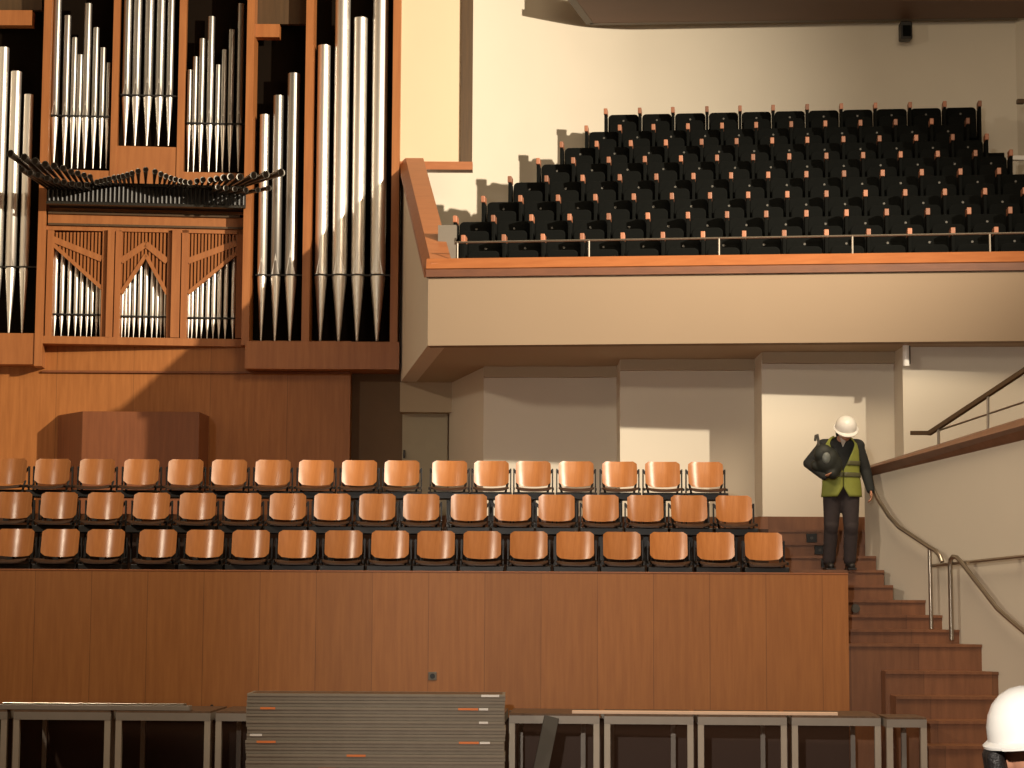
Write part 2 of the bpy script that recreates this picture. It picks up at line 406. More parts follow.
# brown canopy under the ceiling
zcan = P(590, 24, 35.55).z
n0 = PZ(590, 24, zcan); n1 = PZ(572, 0, zcan); n2 = PZ(1018, 18.5, zcan); dd = (n1 - n0) * 1.05
struct(MB().prism([(n0.x + dd.x, n0.y + dd.y), (n2.x + 3, n0.y + dd.y), (n2.x, n2.y), (n0.x, n0.y)], zcan, zcan + .35).build('ceiling_canopy', M['ceil']))
mm = MB(); mm.bar((n0.x, n0.y, zcan + .05), (n2.x, n2.y, zcan + .05), .14, .11); mm.bar((n0.x, n0.y, zcan + .05), (n0.x + dd.x, n0.y + dd.y, zcan + .05), .14, .11)
struct(mm.build('trim_11', M['darktrim']))
# low grey end wall by the first balcony seats
gx0, gx1, gz0, gz1 = face_rect(438, 456, 225, 246, 28.9, KB)
struct(MB().slab(gx0, gx1, ZS + .25, gz1, 28.9, KB, .1).build('wall_aisle', M['grey']))

# ================================================================== organ
YO = 33.0
organ = empty('pipe_organ', (-5.2, YO, Z4), label='large pipe organ in an orange wooden case with silver pipes', cat='pipe organ')
OO = Vector((-5.2, YO, Z4))
def opart(m, name, mat, smooth=False, bevel=0, parent=None):
    o = m.build(name, M[mat], parent or organ, smooth, bevel, org=OO); o.location = (0, 0, 0); return o
KC = -.10                                   # centre block is turned slightly
YC = YO + KC * P(150, 200, YO).x            # its plane passes through the same depth at its middle
TOPZ = 13.6
def post(uL, uR, vref, vB, Y=YO, k=0, t=.35, name='case_post'):
    x0, x1 = P(uL, vref, Y, k).x, P(uR, vref, Y, k).x; zb = P(uL, vB, Y, k).z
    return opart(MB().slab(x0, x1, zb, TOPZ, Y, k, t), name, 'organ')
post(44.5, 52.2, 0, 366, YC - .12, KC, .5)
post(114, 120.5, 0, 196, YC, KC, .3)
post(180, 187, 0, 196, YC, KC, .3)
post(247.5, 255, 0, 345, YO - .25, 0, .5)
post(306.5, 314, 0, 345, YO - .25, 0, .5)
post(393.5, 401, 0, 345, YO - .25, 0, .5)
# dark interior
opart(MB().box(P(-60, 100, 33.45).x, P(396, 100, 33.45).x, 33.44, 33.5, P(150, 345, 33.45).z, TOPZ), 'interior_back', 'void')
opart(MB().box(P(400.5, 200, 33.0).x, P(412, 200, 33.0).x, 33.02, 33.4, P(400, 372, 33.0).z, P(400, 165, 33.0).z), 'dark_gap_filler', 'darktrim')  # added dark filler hiding the lit wall in the gap beside the case
# wooden breasts and bands
def band(uL, uR, vT, vB, Y, k, t, name='case_panel', mat='organ'):
    x0, x1, z0, z1 = face_rect(uL, uR, vT, vB, Y, k)
    return opart(MB().slab(x0, x1, z0, z1, Y, k, t), name, mat)
band(50, 112, 170, 207, YC + .02, KC, .4)
band(116, 178, 146.5, 207, YC + .02, KC, .4)
band(183, 245, 172.5, 207, YC + .02, KC, .4)
band(245, 399, 341.5, 369, YO - .27, 0, .7, 'wing_base')
band(-60, 36, 333, 364, YO - .27, 0, .7, 'wing_base')
band(-60, 32, 10, 25, YO - .1, 0, .2, 'header_rail')
band(255, 279.5, 24, 37, YO - .1, 0, .2, 'header_rail')
# brown blind behind the header rails
band(255, 306, -20, 24, YO + .1, 0, .1, 'header_blind', 'darktrim'); band(-60, 42, -20, 10, YO + .1, 0, .1, 'header_blind', 'darktrim')
# mouldings under the trumpets
band(47, 246, 205, 213, YC - .02, KC, .4, 'frieze')
band(48, 240, 213, 215.5, YC - .10, KC, .5, 'moulding', 'darktrim')
band(48, 246, 215.5, 225, YC - .04, KC, .4, 'frieze')
band(48, 246, 225, 227, YC - .08, KC, .45, 'moulding', 'darktrim')
# lower case frame
band(46, 246, 227, 232, YC - .02, KC, .3, 'lower_frame_rail')
band(42, 246, 337.5, 345, YC - .10, KC, .5, 'lower_frame_rail')
for uL, uR in ((46, 52.5), (101.5, 106.5), (107.5, 114), (114.5, 120.5), (167, 171), (172, 180.5), (181, 187.5), (236, 247)):
    x0, x1, z0, z1 = face_rect(uL, uR, 230, 338, YC - .03, KC)
    front = uL in (107.5, 172)
    opart(MB().slab(x0, x1, z0, z1, YC - (.10 if front else .02), KC, .3), 'lower_case_stile', 'organ')
# fretwork screens over the three lower bays
def lattice(uL, uR, edge, name='fretwork_screen'):
    # edge: list of (u, v) of the lower outline of the screen
    m = MB(); Y = YC - .01
    def ev(u):
        for (a, va), (b, vb) in zip(edge, edge[1:]):
            if a <= u <= b: return va + (vb - va) * (u - a) / (b - a)
        return edge[-1][1]
    vt = 232
    n = int((uR - uL) / 3.4)
    for i in range(n + 1):
        u = uL + (uR - uL) * i / n
        p, q = P(u, ev(u), Y, KC), P(u, vt, Y, KC)
        m.bar((p.x, Y - KC*p.x + .05, p.z), (p.x, Y - KC*p.x + .05, q.z), .030, .05, (0, 1, 0))
    for (a, va), (b, vb) in zip(edge, edge[1:]):
        for w_, f_, dv in ((.06, .09, -1), (.10, .08, None)):
            if dv is not None: A_, B_ = P(a, va + dv, Y, KC), P(b, vb + dv, Y, KC)
            else: A_, B_ = P(a, 234 + (va - 234)*.45, Y, KC), P(b, 234 + (vb - 234)*.45, Y, KC)
            A_.y = Y - KC*A_.x + .04; B_.y = Y - KC*B_.x + .04
            m.bar(A_, B_, .07, w_, (0, 0, 1))
    opart(m, name, 'organ')
    # plywood backing above the outline
    pts = [P(uL, vt, Y, KC)] + [P(u, ev(u) - 1, Y, KC) for u in [e[0] for e in edge]] + [P(uR, vt, Y, KC)]
    pts = [Vector((p.x, Y - KC*p.x + .09, p.z)) for p in pts]
    opart(MB().extr(pts, (0, .02, 0)), 'screen_backing', 'console')
lattice(52.5, 101.5, [(52.5, 245), (101.5, 289)])
lattice(120.5, 167, [(120.5, 294), (145.5, 256), (167, 295)])
lattice(187.5, 236, [(187.5, 294), (236, 254)])

def pipe(uc, wpx, vt, vm, vb, Y, k=0, vref=None, tilt=0, mat='pipe'):
    vref = vt if vref is None else vref
    p = P(uc, max(vref, -10), Y, k); x, y = p.x, Y - k*p.x
    q = P(uc, vm, Y, k); r = wpx / 2 * y / F
    zt, zm, zb = P(uc, vt, Y, k).z, q.z, P(uc, vb, Y, k).z
    n = 14
    m = MB(); c = (x, y, 0)
    m.lathe(c, [(r*.93, zm + .012), (r, zm + .02), (r, zt), (r*.86, zt), (r*.86, zt - .25)], n)
    hw, ht = r*.74, r*4.0                                   # flattened upper lip
    f = r * 1.01
    b = m.build('pipe', M[mat], organ, True, org=OO); b.location = (0, 0, 0)
    MB().add([(x - hw, y - f*.84, zm + .015), (x + hw, y - f*.84, zm + .015), (x, y - f*1.03, zm + .02 + ht), (x, y - r*.2, zm + .015)], [(0,1,2), (0,2,3), (1,3,2), (0,3,1)]).build('pipe_lip', M['pipe'], b, org=OO).location = (0, 0, 0)
    g = MB().lathe(c, [(r*.16, zb), (r*.2, zb + .02), (r*.98, zm - .03), (r*.98, zm - .012), (r*.75, zm - .012)], n)
    g.build('pipe_foot', M['pipe'], b, True, org=OO).location = (0, 0, 0)
    return b
PY = YC + .12
for uc, w_, vt in ((58.4, 8, -12), (68, 7, 16), (75, 6, 38), (80.5, 6, 55), (88.6, 7.6, 4), (96.5, 6.3, 28), (103.3, 5.6, 48), (108.8, 4, 63)):
    pipe(uc, w_, vt, 117, 168.5, PY, KC, mat='pipeshaded')
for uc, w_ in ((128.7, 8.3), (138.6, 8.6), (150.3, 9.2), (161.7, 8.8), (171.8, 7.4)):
    pipe(uc, w_, -14, 96.5, 146, PY, KC, mat='pipeshaded')
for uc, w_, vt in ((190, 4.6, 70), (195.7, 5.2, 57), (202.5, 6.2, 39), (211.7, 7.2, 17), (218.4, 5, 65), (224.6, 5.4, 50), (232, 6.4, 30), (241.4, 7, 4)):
    pipe(uc, w_, vt, 124.5, 172, PY, KC, mat='pipeshaded')
for uc, w_, vt in ((4, 11, 48), (16.5, 11, 72), (29, 9.5, 95), (-9, 13, 20)):
    pipe(uc, w_, vt, 267.5, 333, YO, 0)
for uc, w_, vt in ((264.8, 9.5, 115), (278.8, 10.5, 96), (294, 12.5, 74)):
    pipe(uc, w_, vt, 275.7, 341, YO, 0, mat='pipe' if uc < 270 else 'pipeshaded')
for uc, w_, vt in ((324.4, 13, 46), (343.3, 15.5, -12), (361, 13.8, 18.5), (381, 15.5, -12)):
    pipe(uc, w_, vt, 275.7, 341, YO, 0)
LY = YC + .16
for u_, w_, vt in ((54.6, 4.6, 246), (61.5, 4.6, 251), (68.7, 4.4, 257), (75.5, 4.2, 264), (81, 4, 269), (87, 3.8, 274), (91.8, 3.6, 279), (96.7, 3.4, 284), (100.3, 3, 287)):
    pipe(u_, w_, vt, 315, 337, LY, KC, vref=315)
for u_, w_, vt in ((122, 3, 291), (125.4, 3.2, 288), (129, 3.6, 283), (133.8, 4, 274), (139.6, 4.3, 264), (145.5, 4.6, 254), (152, 4.3, 264), (157, 4, 275), (161, 3.6, 283), (165, 3.2, 291)):
    pipe(u_, w_, vt, 317, 338, LY, KC, vref=317)
for u_, w_, vt in ((188.5, 3.2, 291), (192, 3.4, 288), (196.7, 3.8, 284), (201.5, 4, 281), (207.4, 4.2, 276), (213.3, 4.4, 272), (219, 4.5, 267), (225.4, 4.5, 262), (233, 4.6, 253)):
    pipe(u_, w_, vt, 318.5, 339, LY, KC, vref=318)
# slim rails that hold the pipes at mouth height
for uL, uR, v, Y, k in ((52, 112, 117, PY, KC), (121, 179, 96.5, PY, KC), (187, 246, 124.5, PY, KC), (-60, 43, 267.5, YO, 0), (256, 306, 275.7, YO, 0), (315, 393, 275.7, YO, 0),
                        (52, 102, 315, LY, KC), (121, 167, 317, LY, KC), (188, 236, 318.5, LY, KC)):
    a, b = P(uL, v, Y, k), P(uR, v, Y, k); a.y = Y - k*a.x - .0; b.y = Y - k*b.x; b.z = a.z = (a.z + b.z) / 2
    opart(MB().bar(a, b, .16, .022), 'pipe_rail', 'blackmetal')
# horizontal trumpets on their chest
x0, x1, z0, z1 = face_rect(47, 246, 186, 205, YC - .45, KC)
opart(MB().slab(x0, x1, z0, z1, YC - .45, KC, .5), 'trumpet_chest', 'blackmetal')
m = MB()
for i in range(46):
    xx = x0 + .04 + (x1 - x0 - .08)*i/45
    m.tube([(xx, YC - .47 - KC*xx, z0 + .03), (xx, YC - .47 - KC*xx, z1 - .03)], .018, 6)
opart(m, 'chest_ribs', 'blackmetal', True)['kind'] = 'stuff'
opart(MB().slab(x0, x1, z1 - .02, z1 + .03, YC - .50, KC, .12).slab(x0, x1, z0 - .02, z0 + .02, YC - .49, KC, .12), 'chest_moulding', 'pipedark')
def trumpet(ur, vr, ub, vb, dep, rb):
    a = P(ur, vr, YC - .3, KC); bm_ = P(ub, vb, YC - dep, KC)
    m = MB(); d = bm_ - a
    pts = [a + d*t for t in (0, .35, .75, .93, 1.0, .985, .8)]
    m.tube(pts, [rb*.3, rb*.45, rb*.7, rb*.86, rb, rb*.84, rb*.6], 12)
    t_ = opart(m, 'trumpet_pipe', 'pipedark', True)
    e_ = bm_ - d*.006
    MB().tube([e_, e_ + d*.004], rb*.84, 12).build('bell_throat', M['void'], t_, org=OO).location = (0, 0, 0)
left = [(10.2,153.4),(24,157),(35,161),(45,164),(54,165.5),(63,168),(71,171.5),(77.6,173),(84,175),(90,176.5)]
for i, (u, v) in enumerate(left): trumpet(50 + i*5, 187, u, v, 1.55 - i*.05, .062 - i*.002)
for i, (u, v) in enumerate([(22,169.5),(30,173),(38,175),(47,178),(56,180.5),(64,182),(72,183.5),(79,184.5),(87,185)]): trumpet(52 + i*5, 192, u, v, 1.3 - i*.04, .048)
for i, (u, v) in enumerate([(97,182),(101,181),(105,180),(109,179),(114,177.6),(118.6,177),(123,176),(127.4,174.7),(132,173.2),(138,171),(145.7,169.5),(155,171.5),(161,174),(166,176.2),(171,178),(175.6,179.4),(180.6,180.6),(185,181.8),(190,182.5)]):
    trumpet(u + (145 - u)*.12, 187, u, v, 1.1, .046)
right = [(197,181),(203,179.7),(210.6,180),(217,178.7),(223.6,177.6),(230.6,176.6),(240,176.9),(253.7,175.3),(266,174.5),(281.4,172.5)]
for i, (u, v) in enumerate(right): trumpet(196 + i*5.2, 187, u, v, 1.1 + i*.05, .046 + i*.002)
for i, (u, v) in enumerate([(218,187),(226,188),(235,189),(246,190),(258,190),(269,188)]): trumpet(208 + i*6.5, 195, u, v, 1.15 + i*.04, .045)

# organ base wall, bay and shadow gap
YBW = 33.12
struct(MB().box(-9.9, P(350, 420, YBW).x, YBW, YBW + .3, Z4, P(150, 340, YBW).z).build('wall_organ_base', M['organwall']))
struct(MB().box(P(40, 420, 33.02).x, P(349, 420, 33.02).x, 33.06, 33.12, P(200, 373, 33.05).z, P(200, 371, 33.05).z).build('trim_12', M['console']))
ya_ = 32.35
bx = [P(58, 430, YBW).x, P(82, 430, ya_).x, P(199, 430, ya_).x, P(209, 430, YBW).x]
bay = MB().prism([(bx[0], YBW - .01), (bx[1], ya_), (bx[2], ya_), (bx[3], YBW - .01)], Z4, P(140, 411.5, ya_).z).build('organ_console_bay', M['console'], bevel=.01)
tag(bay, 'dark wooden bay with slanted sides standing below the organ behind the chairs', 'cabinet')

# ================================================================== choir chairs
chair0 = empty('choir_chair', (0, 0, 0))
def shell(w_, h_, rc, ny=10, nx=14, th=.014, curv=.065, lean=.085, bow=.02):
    m = MB(); vs = []
    for s in (0, 1):
        for j in range(ny + 1):
            t = -1 + 2*j/ny; z = t*h_/2
            o_ = max(0, abs(z) - (h_/2 - rc)); hw = w_/2 - rc + math.sqrt(max(0, rc*rc - o_*o_))
            for i in range(nx + 1):
                q = -1 + 2*i/nx; x = q*hw; qq = x/(w_/2)
                y = -curv*qq*qq + lean*(t + 1)/2 + s*th
                zz = z - (bow*(1 - qq*qq) if t < 0 else 0)*(-t)
                vs.append((x, y, zz))
    N1 = (ny+1)*(nx+1); fs = []
    for s in (0, 1):
        for j in range(ny):
            for i in range(nx):
                a = s*N1 + j*(nx+1) + i; fs.append((a, a+1, a+nx+2, a+nx+1))
    ring = [i for i in range(nx+1)] + [j*(nx+1)+nx for j in range(1, ny+1)] + [ny*(nx+1)+i for i in range(nx-1, -1, -1)] + [j*(nx+1) for j in range(ny-1, 0, -1)]
    for a, b in zip(ring, ring[1:] + ring[:1]): fs.append((a, b, b+N1, a+N1))
    return m.add(vs, fs)
CH = {}
bk = shell(.425, .298, .045); bk.v = [(x, y + .13, z + .682) for x, y, z in bk.v]; bk.build('backrest', M['chairwood'], chair0, True)
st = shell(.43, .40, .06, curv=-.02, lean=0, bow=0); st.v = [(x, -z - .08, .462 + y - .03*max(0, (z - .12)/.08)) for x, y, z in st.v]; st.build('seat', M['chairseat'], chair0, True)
for s in (-1, 1):
    mm = MB(); mm.bar((s*.236, .16, .0), (s*.236, .16, .735), .016, .045, (0, 1, 0)); mm.bar((s*.236, -.16, .47), (s*.236, .18, .50), .016, .03); mm.bar((s*.236, .155, .72), (s*.19, .15, .66), .012, .03)
    mm.build('side_post', M['blackmetal'], chair0)
MB().box(-.252, .252, -.16, .10, .345, .435).build('crossbeam', M['blackmetal'], chair0, bevel=.01)
for s in (-1, 1): MB().bar((s*.17, .10, .42), (s*.20, .13, .56), .02, .02).build('back_bracket', M['blackmetal'], chair0)
MB().box(-.03, .03, .0, .10, 0, .35).box(-.06, .06, -.04, .14, 0, .012).build('leg', M['blackmetal'], chair0)
rows = [
 ('front', 23.3, Z1, [15.3, 60.5, 106, 158, 205, 251, 297.4, 344, 390.4, 436, 482.3, 528.7, 575, 621.6, 668.4, 715.5, 763.5], 543),
 ('middle', 24.15, Z2, [14, 59.5, 105.5, 151.8, 198, 243.3, 288.2, 332.6, 377.3, 421.4, 469, 513, 556.4, 600.5, 645, 689, 733.8], 506),
 ('rear', 25.0, Z3, [9.5, 52.8, 97.5, 141.7, 186, 229.6, 273, 316.4, 359.6, 402, 449.6, 491.3, 533.4, 575.9, 619.3, 662.5, 705.3], 473)]
first = True
for rn, Y, z, us, vv in rows:
    for i, u in enumerate(us):
        c = chair0 if first else copy_tree(chair0); first = False
        c.location = (P(u, vv, Y).x, Y - .14, z)
        c.rotation_euler = (0, 0, random.uniform(-.02, .02))
        extra = ''
        tag(c, 'orange plywood chair, %s from left in the %s choir row' % (ORD[i], rn), 'chair', 'orange chairs in the %s choir row' % rn)

# ================================================================== balcony seats
def rounded_back(w_, h_, rc, th):
    pts = [(-w_/2, 0), (w_/2, 0)]
    for a in range(0, 91, 15): pts.append((w_/2 - rc + rc*math.cos(math.radians(a)), h_ - rc + rc*math.sin(math.radians(a))))
    for a in range(90, 181, 15): pts.append((-w_/2 + rc + rc*math.cos(math.radians(a)), h_ - rc + rc*math.sin(math.radians(a))))
    return MB().extr([(x, 0, z) for x, z in pts], (0, th, 0))
seat0 = empty('theatre_seat', (0, 0, 0))
b_ = rounded_back(.502, .645, .07, .08); b_.v = [(x, y + .10 + (z)*.12, z + .27) for x, y, z in b_.v]; b_.build('backrest', M['fabric'], seat0, bevel=.012)
b_ = rounded_back(.45, .40, .08, .10); b_.v = [(x, y - .06 - z*.05, z + .33) for x, y, z in b_.v]; b_.build('seat_cushion', M['fabric'], seat0, bevel=.015)
MB().box(-.302, -.258, -.12, .20, 0, .86).build('side_panel', M['fabric'], seat0, bevel=.008)
MB().box(-.31, -.25, -.14, .10, .855, .955).build('arm_cap', M['armwood'], seat0, bevel=.008)
pl = MB().lathe((0, 0, 0), [(.0, 0), (.017, 0), (.017, .01), (.0, .01)], 12)
pl = pl.build('number_plate', M['plate'], seat0); pl.rotation_euler = (PI/2, 0, 0); pl.location = (0, .165, .80)
endp = empty('end_panel', (0, 0, 0))
MB().box(-.022, .022, -.12, .20, 0, .86).build('side_panel', M['fabric'], endp, bevel=.008)
MB().box(-.03, .03, -.14, .10, .855, .955).build('arm_cap', M['armwood'], endp, bevel=.008)
brow = [
 (241, 231, [464.3,504.6,543.5,582.7,623,663,703,744,784,826,868,909,952,995,1037]),
 (221, 211.5, [456,494,532,570,609,648,688,727,766,806,846,886,927,968,1009,1050]),
 (200.5, 192, [484,521,558.5,595.7,634,672,710,748,787,826,865,904.5,944,984,1023.5,1062]),
 (181, 172, [510.5,547,583,620,656.5,693.5,731,768,806,843.6,882,921,959.5,998,1036]),
 (163, 154, [538.7,573.6,609,645,681,717,753,789,826,862.6,900,937,974.6,1010]),
 (146.5, 138, [562,597,631,666,701.6,736.5,772,807,843,879,915.5,952,986]),
 (130.5, 122, [586.7,620,653.6,688,722,756,791,825,860,895,931,967]),
 (113.5, 104.5, [606,640,673,707,740,773,807,841,875,909.5,944,979])]
rown = ['front', 'second', 'third', 'fourth', 'fifth', 'sixth', 'seventh', 'back']
first = True; rake = MB(); ang = math.atan(-KB)
lastz = None
for ri, (vl, vr, us) in enumerate(brow):
    Y = 28.95 + .8*ri
    zs = []
    pos = []
    for u in us:
        v = vl + (vr - vl) * (u - us[0]) / (us[-1] - us[0]) if ri > 1 else vl + (vr - vl)*(u - 460)/(1000 - 460)
        p = P(u, v, Y, KB); pos.append(p); zs.append(p.z)
    zf = sum(zs)/len(zs) - .905
    n_seats = len(us) - 1
    for i in range(n_seats):
        a, b = pos[i], pos[i+1]; pitch = (b - a).length
        c = seat0 if first else copy_tree(seat0); first = False
        sc = pitch / .56
        c.location = ((a.x + b.x)/2, (a.y + b.y)/2, zf + (zs[i] - zs[len(zs)//2])*.35); c.scale = (sc, 1, 1)
        c.rotation_euler = (0, 0, ang)
        tag(c, 'black tip-up seat, %s from left in the %s balcony row' % (ORD[i], rown[ri]), 'theatre seat', 'black seats in the %s balcony row' % rown[ri])
    c = endp if ri == 0 else copy_tree(endp)
    c.location = (pos[-1].x, pos[-1].y, zf); c.rotation_euler = (0, 0, ang)
    tag(c, 'black armrest panel closing the right end of the %s balcony row' % rown[ri], 'armrest', 'end panels of the balcony rows')
    xa2, xb2 = pos[0].x - .2, pos[-1].x + (1.6 if ri < 4 else .3)
    rake.slab(xa2, xb2, ZS + .25, zf, Y - .42, KB, .82 if ri < 7 else .9)
struct(rake.build('floor_balcony_tiers', M['fabric']))

# slim rail on the balcony ledge
r_ = empty('balcony_rail', (0, 28, zt_), label='slim metal safety rail running along the top of the balcony ledge', cat='rail')
def rpt(u, v): q = P(u, v, 28.12, KB); return Vector((q.x, q.y, q.z))
def child(m, name, mat, par, smooth=True, bevel=0):
    o = m.build(name, M[mat], par, smooth, bevel, org=par.location); o.location = (0, 0, 0); return o
child(MB().tube([rpt(455, 242.5), rpt(1060, 232.3)], .014, 8), 'rail_tube', 'steel', r_)
for u in (457.5, 589, 719, 852.3, 989.7):
    p = rpt(u, 242.5 - (u-455)*.0168); child(MB().tube([(p.x, p.y, zt_ - .02), (p.x, p.y, p.z)], .012, 8), 'rail_post', 'railgrey', r_)
# black loudspeaker under the canopy, small wall fittings
sx0, sx1, sz0, sz1 = face_rect(901, 912.5, 22, 38.5, 35.0)
sp_ = MB().box(sx0, sx1, 35.0, 35.25, sz0, sz1 + .02).build('loudspeaker', M['black'], bevel=.02)
tag(sp_, 'small black box loudspeaker hanging under the brown canopy', 'loudspeaker')
MB().box(sx0 + .03, sx1 - .03, 34.985, 35.0, sz0 + .04, sz1 - .06).build('speaker_grille', M['fabric'], sp_)
def fitting(name, u, v, Y, w_, h_, mat, label, cat):
    p = P(u, v, Y); o = MB().box(p.x - w_/2, p.x + w_/2, Y, Y + .1, p.z - h_/2, p.z + h_/2).build(name, M[mat], bevel=.015); return tag(o, label, cat)
lx = P(906, 352, 27.85); lamp = MB().tube([(lx.x, 27.85, ZS), (lx.x, 27.85, P(905, 366, 27.85).z)], .045, 12).build('soffit_lamp', M['white'], None, True)
tag(lamp, 'small white tube lamp hanging at the corner below the balcony soffit', 'lamp')
MB().tube([(lx.x + .05, 27.9, ZS), (lx.x + .05, 27.9, ZS - .25)], .02, 8).build('lamp_bracket', M['black'], lamp)
fitting('wall_spotlight', 1019, 157.5, 33.2, .2, .08, 'white', 'small white spotlight on the wall right of the black balcony seats', 'lamp')
fitting('wall_bracket', 1021, 101, 33.4, .12, .08, 'darktrim', 'small dark bracket on the wall above the white spotlight', 'bracket')

# ================================================================== handrails by the stairs
def rail_pt(u, v, off=.14): return PW(u, v, off)
h1 = empty('stair_handrail', tuple(rail_pt(930, 628)), label='bent steel handrail on one post beside the upper stairs', cat='handrail')
pts = [rail_pt(868, 478), rail_pt(878, 499), rail_pt(889, 516), rail_pt(899, 527), rail_pt(914, 537), rail_pt(929, 547), rail_pt(936, 551), rail_pt(940, 556), rail_pt(942, 562)]
child(MB().tube(pts, .026, 10), 'rail_tube', 'steel', h1)
child(MB().tube([rail_pt(929.5, 548), rail_pt(931.3, 629)], .022, 10), 'rail_post', 'steel', h1)
h2 = empty('stair_handrail', tuple(rail_pt(952, 640)), label='steel handrail with two posts sloping down beside the lower stairs', cat='handrail')
pts = [rail_pt(951.5, 640), rail_pt(950, 566), rail_pt(950.5, 560), rail_pt(953, 556.5), rail_pt(957, 557.5), rail_pt(962, 563), rail_pt(997, 608), rail_pt(1009, 619), rail_pt(1040, 645), rail_pt(1070, 668)]
child(MB().tube(pts, .026, 10), 'rail_tube', 'steel', h2)
pts = [rail_pt(971, 643, .02), rail_pt(969.5, 575, .02), rail_pt(971, 567, .02), rail_pt(975, 566, .02), rail_pt(1012, 617, .02), rail_pt(1014, 632, .02), rail_pt(1022, 634, .02)]
h3 = empty('wall_bar', tuple(rail_pt(980, 560)), label='straight steel bar running along the cream side wall between handrails', cat='bar')
child(MB().tube([rail_pt(931, 566, .10), rail_pt(1050, 553.5, .10)], .02, 8), 'bar_tube', 'steel', h3)
for u in (975, 1019): child(MB().tube([rail_pt(u, 561.4 - (u-975)*.105, .10), rail_pt(u, 561.4 - (u-975)*.105, -.01)], .014, 8), 'wall_mount', 'steel', h3)
# terrace rail behind the ledge
h4 = empty('terrace_handrail', tuple(PW(940, 440, -.15)), label='dark handrail with thin posts rising behind the brown terrace ledge', cat='handrail')
tp = lambda u, v: PW(u, v, -.16)
child(MB().bar(tp(912, 433), tp(930, 433), .05, .05).bar(tp(929, 433.5), tp(1060, 347), .05, .05), 'rail_bar', 'darktrim', h4, False)
child(MB().tube([tp(940, 430), tp(1060, 390)], .012, 8), 'lower_rail', 'steel', h4)
for u, va, vb in ((938.5, 425, 452), (988, 393, 437)): child(MB().tube([tp(u, va), tp(u, vb)], .016, 8), 'rail_post', 'steel', h4)

# step lights
for i, (u, v, y, wh) in enumerate(((804.7, 525.8, 25.58, 'topmost'), (811.8, 538, 25.28, 'second highest'), (820, 550, 24.98, 'third highest'), (826.5, 563, 24.68, 'lowest'))):
    p = P(u, v, y); e = MB().box(p.x - .065, p.x + .065, y, y + .03, p.z - .055, p.z + .055).build('step_light', M['black'], bevel=.006)
    MB().tube([(p.x, y - .006, p.z), (p.x, y + .01, p.z)], .018, 12).build('lens', M['plate'], e)
    tag(e, 'black square step light, %s of those left of the standing man' % wh, 'step light', 'step lights on the upper risers')
p = P(855.5, 608.5, 23.78); e = MB().tube([(p.x, 23.76, p.z), (p.x, 23.8, p.z)], .05, 16).build('step_light', M['plate'], None, True)
tag(e, 'round metal step light low on the stairs beside the choir front', 'step light')
# wall socket
p = P(432.5, 676, FW); e = MB().box(p.x - .045, p.x + .045, FW - .012, FW + .002, p.z - .045, p.z + .045).build('wall_socket', M['grey'], bevel=.004)
MB().tube([(p.x, FW - .016, p.z), (p.x, FW - .01, p.z)], .028, 14).build('socket_hole', M['black'], e)
tag(e, 'small square wall socket with black hole on the choir front wall', 'socket')
p = P(212, 706, FW); e = MB().tube([(p.x, FW - .012, p.z), (p.x, FW + .002, p.z)], .018, 12).build('wall_plug', M['black'], None, True)
tag(e, 'tiny black round plug low on the choir front wall at left', 'plug')

# ================================================================== stage platforms
KS = .042; YS = 21.55
def ztop(): return P(500, 713.5, YS, KS).z
ZT = ztop()
def platform(uL, uR, label, k=KS, Y=YS, dep=1.0, inner=()):
    x0, x1 = P(uL, 735, Y, k).x, P(uR, 735, Y, k).x
    root = empty('stage_platform', ((x0+x1)/2, Y - k*(x0+x1)/2, 0), label=label, cat='stage platform', group='aluminium stage platforms along the choir front')
    def pt(m, n, mat, bev=0): o = m.build(n, M[mat], root, False, bev, org=root.location); o.location = (0, 0, 0)
    pt(MB().slab(x0, x1, ZT - .10, ZT - .02, Y, k, .05).slab(x0, x1, ZT - .10, ZT - .02, Y + dep - .05, k, .05)
       .slab(x0, x0 + .05, ZT - .10, ZT - .02, Y + .05, k, dep - .1).slab(x1 - .05, x1, ZT - .10, ZT - .02, Y + .05, k, dep - .1), 'frame', 'alu')
    pt(MB().slab(x0 + .004, x1 - .004, ZT - .02, ZT, Y + .006, k, dep - .012), 'deck_board', 'deck')
    for a in (x0, x1 - .062):
        pt(MB().slab(a, a + .062, 0, ZT - .10, Y + .003, k, .06), 'leg', 'alubright')
        b = a + (.10 if a == x0 else -.10)
        pt(MB().slab(b, b + .05, 0, ZT - .10, Y + dep - .08, k, .05), 'leg', 'alu')
for uL, uR, lab in ((-82, 6.3, 'aluminium stage platform cut off by the left picture edge'), (13, 110, 'aluminium stage platform, first whole one from the left'),
                    (115.3, 210, 'aluminium stage platform, second whole one from the left'), (215.3, 311, 'aluminium stage platform running behind the left end of the deck stack'),
                    (414, 504.5, 'aluminium stage platform hidden behind the right part of the deck stack'),
                    (509, 599.5, 'aluminium stage platform just right of the deck stack behind the leaning board'), (604.3, 693.5, 'aluminium stage platform under the middle of the pale batten'),
                    (698, 787, 'aluminium stage platform under the right end of the pale batten'), (792, 881, 'aluminium stage platform at right in front of the choir corner')):
    platform(uL, uR, lab)
platform(887, 927, 'short aluminium stage platform turned slightly next to the wooden stairs', k=.0, Y=21.2, dep=.6)
